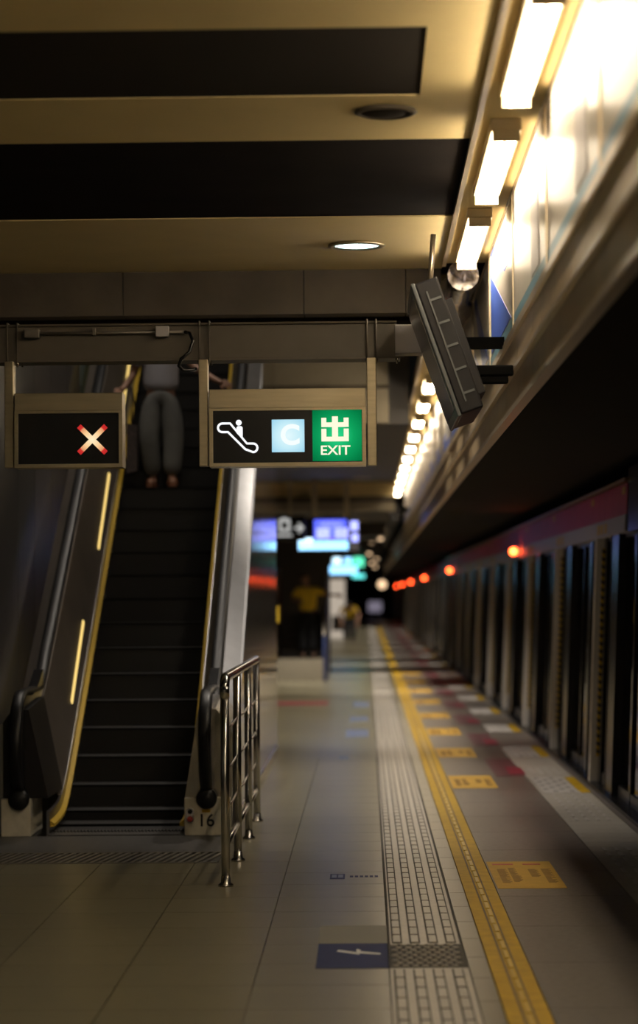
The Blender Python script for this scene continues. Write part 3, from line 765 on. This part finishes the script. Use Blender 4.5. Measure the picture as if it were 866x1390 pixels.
pb('end_box', m_colblk, bn, 1.99, 2.3, 0, 2.25, 2.19, 2.70)
# beyond: bays too small to show their parts
def far_bay_mesh():
    mb = MB()
    mb.mi = 0; mb.box(1.97, 2.12, 0, .14, 0, 2.19)
    mb.mi = 1; mb.box(2.03, 2.2, .14, BAY, 0, 2.19)
    mb.mi = 2; mb.box(1.985, 2.3, 0, BAY, 2.33, 2.585)
    mb.mi = 3; mb.box(1.975, 2.3, 0, BAY, 2.19, 2.33)
    return shear(mb.mesh('platform_screen_door', m_pier, m_colblk, m_headp, m_headg))
fb_me = far_bay_mesh()
for k in range(9, 37):
    o = link('platform_screen_door', fb_me, None, (0, Y0B + BAY*k, 0))
    tag(o, 'distant dark screen door bay with white pier beyond the detailed bays', 'screen door', 'distant screen door bays')
# train standing behind the glass
tr = empty('train', (2.45, 16, 0)); tag(tr, 'grey train body standing behind the screen doors', 'train')
MB().box(0, .5, 0, 170, -.9, .9).obj('lower_body', m_train, tr)
MB().box(0, .5, 0, 170, 1.75, 2.5).obj('upper_body', m_train, tr)
for k in range(24):
    MB().box(.02, .3, 1.2+4.47*k, 4.4+4.47*k, .9, 1.75).obj('window', m_black, tr)
    MB().box(0, .5, 4.4+4.47*k, 5.67+4.47*k, .9, 1.75).obj('door_panel', m_train, tr)
# red indicator lamps, one to a carriage
def red_lamp(x, y, z):
    t = empty('indicator_lamp', (x, y, z)); tag(t, 'small round red indicator lamp on the grey header band', 'lamp', 'red lamps on the header')
    o = MB().lathe([(.0, 0), (.07, 0), (.07, .03), (0, .03)], seg=16).obj('socket', m_black, t); o.rotation_euler = (PI/2, 0, 0)
    ln = MB().lathe([(.055, -.02), (.055, 0), (.04, .032), (0, .044)], seg=16).obj('lens', m_red_l, t); ln.rotation_euler = (PI/2, 0, 0)
    ln.location = (0, -.04, 0)
for k in range(6): red_lamp(2.0, 32.0 + 24.6*k, 2.275)
o = MB().lathe([(.05, .0), (.25, .0), (.25, .06), (.2, .08), (.0, .08)], seg=20).obj('round_mirror', m_amber); o.rotation_euler = (PI/2, 0, 0); o.location = (1.05, 155, 2.4)
tag(o, 'round pale lamp far along the platform edge', 'lamp')

# ------------------------------------------------------------------ floor stickers
def sticker(Y0, L, near):
    t = empty('floor_sticker', (.745, Y0, .0)); tag(t, 'yellow queueing notice stuck on the dark granite floor' if not near else 'yellow notice with dark print columns stuck on the near granite floor', 'sticker', 'yellow floor notices')
    MB().box(0, .40, 0, L, 0, .0025).obj('sheet', m_sticker, t)
    mb = MB(); mb.mi = 0
    for c, (x, y0, y1) in enumerate(((.045, .25, .95), (.115, .30, 1.0), (.235, .55, .95), (.315, .25, .95))):
        yy = y0
        while yy < y1*L/1.37:
            mb.box(x, x+.045+.012*((int(yy*100)*7) % 3 - 1), yy, yy+.022, .0025, .0035); yy += .045
    mb.obj('print', m_print, t)['kind'] = 'stuff'
    if near:
        MB().box(.03, .16, 1.17, 1.23, .0025, .0035).obj('red_heading', m_redink, t)
        MB().box(.22, .33, 1.17, 1.23, .0025, .0035).obj('red_heading', m_redink, t)
sticker(13.74, 1.36, True)
for y in (20.82, 24.8, 28.7, 32.6, 36.9, 41.2, 45.6, 50): sticker(y, 1.42, False)
o = empty('arrow_sticker', (-.248, 10.85, 0)); tag(o, 'dark blue floor sticker with a white arrow next to the studded tile', 'sticker')
MB().box(0, .335, 0, .76, 0, .0025).obj('sheet', m_blue, o)
MB().prism([(.09, .50), (.20, .40), (.20, .44), (.30, .40), (.30, .44), (.205, .50), (.205, .55), (.185, .58), (.185, .47), (.10, .55)], 'z', .0025, .0035).obj('arrow', m_white, o)
o = part('grey_floor_patch', mat('matt_grey_patch', (.19, .185, .16), .55), None, -.252, .088, 11.62, 12.24, 0, .002); tag(o, 'matt grey floor patch behind the blue arrow sticker', 'patch')
o = empty('small_floor_marker', (-.235, 14.25, 0)); tag(o, 'small dark blue floor marker with thin print beside the guide path', 'sticker')
MB().box(0, .09, 0, .24, 0, .0025).obj('square', m_blue, o)
mb = MB(); mb.box(.012, .04, .05, .19, .0025, .0035); mb.box(.05, .078, .05, .19, .0025, .0035); mb.obj('square_print', m_bluef, o)
mb = MB()
for k in range(6): mb.box(.12+.03*k, .14+.03*k, .09, .16, 0, .002)
mb.obj('line_print', m_blue, o)
for k, (x, y, w, l) in enumerate(((-.27, 28.4, .28, 1.6), (-.24, 32.0, .25, 1.2), (-.22, 36.0, .25, 1.8), (-.30, 24.6, .1, .5))):
    o = part('blue_floor_mark', m_bluef, None, x, x+w, y, y+l, 0, .002)
    tag(o, 'faint blue rectangle printed on the polished floor by the guide path', 'floor mark', 'blue floor marks')
o = part('red_floor_line', m_red, None, -1.5, -.62, 36.9, 37.9, 0, .002); tag(o, 'dull red line across the floor before the stair', 'floor mark')

# ------------------------------------------------------------------ people
def grow(verts, edges, radii, name, m, parent, sub=2):
    me = bpy.data.meshes.new(name); me.from_pydata([tuple(v) for v in verts], edges, []); me.update()
    o = bpy.data.objects.new('tmp', me); col.objects.link(o)
    sk = o.modifiers.new('s', 'SKIN'); sk.use_smooth_shade = True; sk.branch_smoothing = .3
    for d, r in zip(me.skin_vertices[0].data, radii): d.radius = r if isinstance(r, tuple) else (r, r)
    me.skin_vertices[0].data[0].use_root = True
    ss = o.modifiers.new('u', 'SUBSURF'); ss.levels = ss.render_levels = sub
    dg = bpy.context.evaluated_depsgraph_get(); out = bpy.data.meshes.new_from_object(o.evaluated_get(dg))
    bpy.data.objects.remove(o)
    out.materials.clear(); out.materials.append(m)
    for p in out.polygons: p.use_smooth = True
    return link(name, out, parent) if parent is not False else out
def chain_join(meshes, name, m, parent):
    bm = bmesh.new()
    for me in meshes: bm.from_mesh(me)
    out = bpy.data.meshes.new(name); bm.to_mesh(out); bm.free(); out.materials.append(m)
    for p in out.polygons: p.use_smooth = True
    return link(name, out, parent)
def lerp(a, b, t): return tuple(a[i]+(b[i]-a[i])*t for i in range(3))
def make_person(label, loc, rz, J, sc, mats, group=None, sandals=True):
    """J: joints in metres for a 1.7 m figure facing -Y; s=+1 is image right"""
    shirt, trs, shoe = mats
    t = empty('person', loc, rz); t.scale = (sc, sc, sc); tag(t, label, 'person', group)
    V = []; E = []; Rr = []
    def add(p, r, par=None):
        V.append(p); Rr.append(r); i = len(V)-1
        if par is not None: E.append((par, i))
        return i
    pel = add(J['pelvis'], (.135, .095)); wa = add(lerp(J['pelvis'], J['chest'], .5), (.125, .085), pel)
    ch = add(J['chest'], (.15, .10), wa); nb_ = add(J['neck'], .055, ch); hd0 = add(lerp(J['neck'], J['head'], .55), .05, nb_)
    hands = []
    for s in (0, 1):
        sh = add(J['sh'][s], .058, ch); el = add(J['el'][s], .040, sh); wr_ = add(J['wr'][s], .028, el)
        hp = J['ha'][s]; pm = add(lerp(J['wr'][s], hp, .6), (.036, .018), wr_)
        hp_ = J['hip'][s]; h_ = add(hp_, .085, pel); kn = add(J['kn'][s], .055, h_); an = add(J['an'][s], .036, kn)
        hl = J['toe'][s]; ft = add(lerp(J['an'][s], hl, .35), .040, an); add(hl, .028, ft)
    bodies = [grow(V, E, Rr, 'b', m_skin, False)]
    # fingers
    for s in (0, 1):
        w0, h0 = Vector(J['wr'][s]), Vector(J['ha'][s]); d = (h0-w0).normalized()
        side = d.cross(Vector((0, -1, .3))).normalized(); dn = Vector((0, 0, -1))
        base = w0.lerp(h0, .75)
        for k in range(4):
            b_ = base + side*(.017*(k-1.5)); L_ = (.072, .082, .077, .06)[k]
            bodies.append(grow([b_ - d*.03, b_ + d*L_*.4, b_ + d*L_*.75 + dn*.018, b_ + d*L_*.85 + dn*.045], [(0, 1), (1, 2), (2, 3)], [.010, .009, .0085, .007], 'f', m_skin, False, 1))
        b_ = w0.lerp(h0, .35)
        bodies.append(grow([b_, b_ + side*.04 + d*.025, b_ + side*.05 + d*.055 + dn*.02], [(0, 1), (1, 2)], [.013, .011, .009], 'f', m_skin, False, 1))
    # head with face
    hc = Vector(J['head']); lk = Vector(J.get('look', (0, -1, 0))).normalized(); upv = (hc - Vector(J['neck'])).normalized(); rt = lk.cross(upv).normalized(); upv = rt.cross(lk)
    bm = bmesh.new(); bmesh.ops.create_uvsphere(bm, u_segments=24, v_segments=16, radius=1)
    for v in bm.verts:
        x, y, z = v.co
        y2 = y*.098; x2 = x*.076*(1 - .22*max(0, -z)); z2 = z*.118
        if y < -.5:
            for ex in (-.36, .36):
                q = (x-ex)**2/.03 + (z-.05)**2/.02; y2 += .010*math.exp(-q)
            y2 -= .020*math.exp(-(x**2/.015 + (z+.18)**2/.03)); y2 -= .006*math.exp(-(x**2/.06 + (z+.5)**2/.006))
        v.co = hc + rt*x2 - lk*y2 + upv*z2
    mh = bpy.data.meshes.new('h'); bm.to_mesh(mh); bm.free(); bodies.append(mh)
    for s in (-1, 1):
        bodies.append(grow([hc + rt*(.074*s) + upv*.02, hc + rt*(.083*s) - lk*.012 + upv*.002, hc + rt*(.078*s) - upv*.03], [(0, 1), (1, 2)], [.012, .014, .010], 'e', m_skin, False, 1))
    body = chain_join(bodies, 'body', m_skin, t)
    for s in (-1, 1):
        e = MB().lathe([(0, -.008), (.006, -.005), (.009, 0), (.006, .005), (0, .008)], seg=10).obj('eye', m_hair, body); e.location = hc + rt*(.029*s) + lk*.089 + upv*.010
    mo = MB().box(-.022, .022, -.003, .003, -.004, .004).obj('mouth', m_redink, body); mo.location = hc + lk*.090 - upv*.058
    # hair cap
    bm = bmesh.new(); bmesh.ops.create_uvsphere(bm, u_segments=20, v_segments=14, radius=1)
    bmesh.ops.delete(bm, geom=[v for v in bm.verts if v.co.z < (.35 if v.co.y < -.2 else -.25)], context='VERTS')
    for v in bm.verts: v.co = hc + rt*(v.co.x*.083) - lk*(v.co.y*.106) + upv*(v.co.z*.128)
    mh = bpy.data.meshes.new('hair'); bm.to_mesh(mh); bm.free(); mh.materials.append(m_hair)
    for p in mh.polygons: p.use_smooth = True
    link('hair', mh, t)
    # shirt
    V2, E2, R2 = [lerp(J['pelvis'], J['chest'], .02)], [], [(.158, .118)]
    def a2(p, r, par): V2.append(p); R2.append(r); E2.append((par, len(V2)-1)); return len(V2)-1
    w1 = a2(lerp(J['pelvis'], J['chest'], .25), (.195, .135), 0); w2 = a2(lerp(J['pelvis'], J['chest'], .6), (.198, .135), w1); c2 = a2(J['chest'], (.205, .138), w2); n2 = a2(lerp(J['chest'], J['neck'], .75), (.085, .075), c2)
    for s in (0, 1):
        sh = a2(J['sh'][s], .082, c2); a2(lerp(J['sh'][s], J['el'][s], J.get('sleeve', .6)), .066, sh)
    grow(V2, E2, R2, 'shirt', shirt, t)
    # trousers
    pz = J['pelvis']; V2, E2, R2 = [(pz[0], pz[1], pz[2]-.02)], [], [(.188, .140)]
    a2(lerp(J['pelvis'], J['chest'], .30), (.172, .126), 0)
    for s in (0, 1):
        h_ = a2(J['hip'][s], .122, 0); m1 = a2(lerp(J['hip'][s], J['kn'][s], .5), .120, h_); k_ = a2(J['kn'][s], .106, m1)
        m2 = a2(lerp(J['kn'][s], J['an'][s], .5), .102, k_); a2(lerp(J['kn'][s], J['an'][s], .95), .098, m2)
    grow(V2, E2, R2, 'trousers', trs, t)
    for s in (0, 1):
        an, to = Vector(J['an'][s]), Vector(J['toe'][s]); d = (to-an); d.z = 0; d.normalize()
        z0 = min(an.z-.075, to.z-.03)
        heel = Vector((an.x, an.y, 0)) - d*.05; tip = Vector((to.x, to.y, 0)) + d*.03; sd = Vector((-d.y, d.x, 0))
        pts = [heel - sd*.03, heel.lerp(tip, .7) - sd*.045, tip - sd*.025, tip + sd*.025, heel.lerp(tip, .7) + sd*.045, heel + sd*.03]
        so = MB().prism([(p.x, p.y) for p in pts], 'z', z0, z0+.025).obj('sandal' if sandals else 'shoe', shoe, t)
        mid = heel.lerp(tip, .62)
        MB().tube([mid - sd*.045 + Vector((0, 0, z0+.02)), mid - sd*.03 + Vector((0, 0, z0+.075)), mid + sd*.03 + Vector((0, 0, z0+.075)), mid + sd*.045 + Vector((0, 0, z0+.02))], .014 if sandals else .03, 8).obj('strap', shoe, so)
    return t
# rider on the escalator, both hands on the rails, head behind the beam
fz = zb(17.11 + .311*15)
fy = 17.11 + .311*15 + .10
J1 = dict(pelvis=(0, .02, .93), chest=(0, .0, 1.25), neck=(0, 0, 1.43), head=(0, -.03, 1.585),
          sh=[(-.185, 0, 1.38), (.185, 0, 1.38)], el=[(-.27, .06, 1.12), (.33, -.08, 1.17)], wr=[(-.36, -.10, .96), (.56, -.22, 1.02)], ha=[(-.40, -.20, .93), (.66, -.25, .985)],
          hip=[(-.085, .01, .88), (.085, .01, .88)], kn=[(-.115, -.06, .50), (.125, -.02, .49)], an=[(-.075, .02, .09), (.105, -.05, .09)], toe=[(-.10, -.12, .04), (.13, -.20, .04)], sleeve=.75)
make_person('person in grey t-shirt and baggy grey trousers riding down the escalator', (-1.905, fy+.12, fz), 0, J1, .965, (m_shirt, m_trs, m_sandal))
bgT = empty('shoulder_bag', (-2.175, fy+.12, fz+.14)); tag(bgT, 'slim dark patterned bag hanging beside the escalator rider', 'bag')
MB().prism([(-.05, .0), (.05, .02), (.055, .45), (-.045, .47)], 'y', -.09, .09).obj('bag_body', m_bag, bgT)
MB().tube([(-.0, .06, .45), (.02, .05, .62), (.0, 0, .80), (.0, -.05, .62), (0, -.06, .45)], .009, 8).obj('strap', m_bag, bgT)
# member of staff on the far stair, arms spread on the rail
J2 = dict(pelvis=(0, 0, .93), chest=(0, 0, 1.24), neck=(0, 0, 1.43), head=(-.06, -.04, 1.58), sh=[(-.185, 0, 1.38), (.185, 0, 1.38)],
          el=[(-.30, -.05, 1.20), (.36, -.08, 1.27)], wr=[(-.20, -.22, 1.14), (.56, -.15, 1.26)], ha=[(-.13, -.28, 1.14), (.65, -.18, 1.26)],
          hip=[(-.085, 0, .88), (.085, 0, .88)], kn=[(-.10, -.01, .49), (.10, -.01, .49)], an=[(-.10, .02, .09), (.10, .02, .09)], toe=[(-.11, -.13, .04), (.12, -.13, .04)], sleeve=.95)
make_person('person in yellow shirt and black trousers standing on the far stair', (-1.18, 47.77, .45), 0, J2, 1.0, (m_yvest, m_dtrs, m_black), sandals=False)
J3 = dict(pelvis=(0, .06, .88), chest=(.0, -.16, 1.12), neck=(0, -.30, 1.23), head=(0, -.43, 1.30), look=(0, -.8, -.6), sh=[(-.19, -.22, 1.20), (.19, -.22, 1.20)],
          el=[(-.32, -.30, .98), (.34, -.30, .98)], wr=[(-.26, -.42, .76), (.30, -.42, .76)], ha=[(-.24, -.46, .66), (.28, -.46, .66)],
          hip=[(-.09, .05, .84), (.09, .05, .84)], kn=[(-.11, -.03, .47), (.12, -.03, .47)], an=[(-.12, .03, .09), (.12, .03, .09)], toe=[(-.13, -.12, .04), (.14, -.12, .04)], sleeve=.6)
make_person('person in yellow shirt bending forward far along the platform', (-.62, 84, 0), 0, J3, 1.05, (m_yvest, m_dtrs, m_black), sandals=False)

# ------------------------------------------------------------------ far stair, displays and kiosks
st = empty('staircase', (-1.34, 47.0, 0)); tag(st, 'dark stair with sloping rails where a person in yellow stands', 'staircase')
for k in range(9):
    MB().box(-.45, .45, .3*k, .3*(k+1)+.02, 0 if k < 3 else .15*(k-2), .15*(k+1)).obj('stair_step', m_wall2, st)
for x in (-.5, .5):
    MB().prism([(0, 0), (2.7, 0), (2.7, 2.2), (.3, 1.0), (0, .9)], 'x', x-.03, x+.03).obj('balustrade', m_wall2 if x < 0 else mat('navy_panel', (.03, .045, .13), .4), st)
    MB().tube([(x, 0, .9), (x, .3, 1.05), (x, 2.7, 2.25)], .03, 8).obj('handrail', m_lightgrey if x < 0 else m_slat, st)
MB().box(-.47, .47, -.04, 0, 0, .45).obj('front_kerb', m_olive, st)
o = part('yellow_notice_board', m_yvest, None, -1.86, -1.74, 46.6, 46.65, 1.18, 1.5); tag(o, 'small yellow notice board by the far stair', 'notice board')
MB().box(-.015, .015, .02, .04, -1.2, -.0).obj('stand', m_black, o, (-1.80, 46.62, 1.2))
o = part('stair_enclosure_wall', m_farwall, None, -4.5, -.80, 52, 52.3, 0, 3.3); tag(o, 'dark brown wall behind the far stair', 'wall panel')
def display(name, label, x0, x1, z0, z1, Y, cells, mats):
    t = empty(name, (0, Y, 0)); tag(t, label, 'display')
    MB().box(x0, x1, 0, .18, z0, z1, .01).obj('case', m_tv, t)
    for (a, b, c, d, mi) in cells:
        w, h = x1-x0, z1-z0
        MB().box(x0+a*w, x0+b*w, -.006, 0, z0+c*h, z0+d*h).obj('lit_area', mats[mi], t)
    for x in (x0+.27*(x1-x0), x0+.8*(x1-x0)):
        MB().box(x-.045, x+.045, .03, .12, z1, 3.6 if Y < 39 else 3.3).obj('hanging_post', m_gold, t)
    return t
e_lb = emit('screen_pale_blue', (.28, .62, 1.0), 2.6); e_b = emit('screen_blue', (.10, .13, .95), 1.5); e_v = emit('screen_lilac', (.35, .38, 1.0), 2.2)
e_c = emit('screen_cyan', (.15, .9, .85), 1.6); e_r = emit('screen_magenta', (.8, .05, .4), 1.0); e_g = emit('screen_green', (.12, .85, .5), 1.6); e_w = emit('screen_white', (.6, .85, 1), 2.6)
YD = 38.6
k_ = YD/45
display('train_display', 'hanging blue train information display with pale base bar', -1.10, -.11, 2.425, 2.97, YD,
        [(.0, .82, .04, .30, 0), (.0, .24, .10, .40, 6), (.26, .80, .30, .95, 1), (.30, .52, .38, .70, 2), (.60, .82, .38, .70, 2), (.36, .72, .72, .90, 2), (.86, .99, .62, .90, 2), (.88, .99, .28, .52, 2), (.50, .60, .30, .40, 4)],
        [e_lb, e_b, e_v, e_c, e_r, e_g, e_w])
display('platform_display', 'hanging cyan display with green disc behind the train display', -1.24, -.04, 2.2, 2.83, 70,
        [(.0, .82, .22, .62, 0), (.22, .42, .7, .98, 6), (.5, .68, .7, .98, 0), (.72, .98, .55, 1.0, 5), (.7, 1, .02, .2, 3)], [e_lb, e_b, e_v, e_c, e_r, e_g, e_w])
t = empty('direction_sign', (-1.20, YD-.35, 2.80)); tag(t, 'black hanging direction sign with train symbol and right arrow', 'sign')
MB().box(-.33, .22, 0, .15, -.20, .20, .01).obj('case', m_scr, t)
e_dim = emit('icon_dim', (.75, .75, .72), .6)
mb = MB()
for b in ((-.21, -.02, .10, .15), (-.21, -.16, -.06, .10), (-.07, -.02, -.06, .10), (-.21, -.02, -.06, -.01), (-.24, .01, -.14, -.10), (-.15, -.08, .15, .17)): mb.box(b[0], b[1], -.006, 0, b[2], b[3])
mb.obj('train_symbol', e_dim, t)
MB().prism([(.04, -.02), (.12, -.02), (.10, -.08), (.14, -.08), (.21, 0), (.14, .08), (.10, .08), (.12, .02), (.04, .02)], 'y', -.006, 0).obj('arrow', e_dim, t)
MB().box(-.05, -.0, .05, .1, .20, .80).obj('hanging_post', m_gold, t)
o = MB().box(-1.45, -.85, 94, 94.6, 0, 2.35, .03).obj('white_kiosk', emit('lit_kiosk_panel', (.85, .72, .58), .55)); tag(o, 'tall pale lit cabinet far along the platform', 'cabinet')
MB().box(-1.38, -.92, 93.97, 94, .3, .9).obj('cabinet_front', m_pgrey, o)
o = MB().box(.15, 1.1, 170, 170.3, .5, 1.25, .05).obj('end_notice_board', emit('far_screen_lilac', (.45, .40, .52), .4)); tag(o, 'pale lilac panel at the far end of the platform', 'panel')
MB().box(.3, 1.0, 170.05, 170.25, 0, .36).obj('stand', m_black, o)
# scattered small far lamps along the fascia
for k, (x, y, z) in enumerate(((.30, 62, 3.55), (.42, 66, 3.28), (.18, 68, 3.2), (.30, 75, 3.2), (.12, 80, 3.1), (.38, 84, 3.0), (.22, 92, 2.95), (.40, 100, 2.9))):
    o = MB().box(x-.06, x+.06, y, y+.5, z-.03, z+.03, .01).obj('far_ceiling_lamp', m_amber); tag(o, 'small warm lamp on the dim far ceiling', 'lamp', 'small far ceiling lamps')
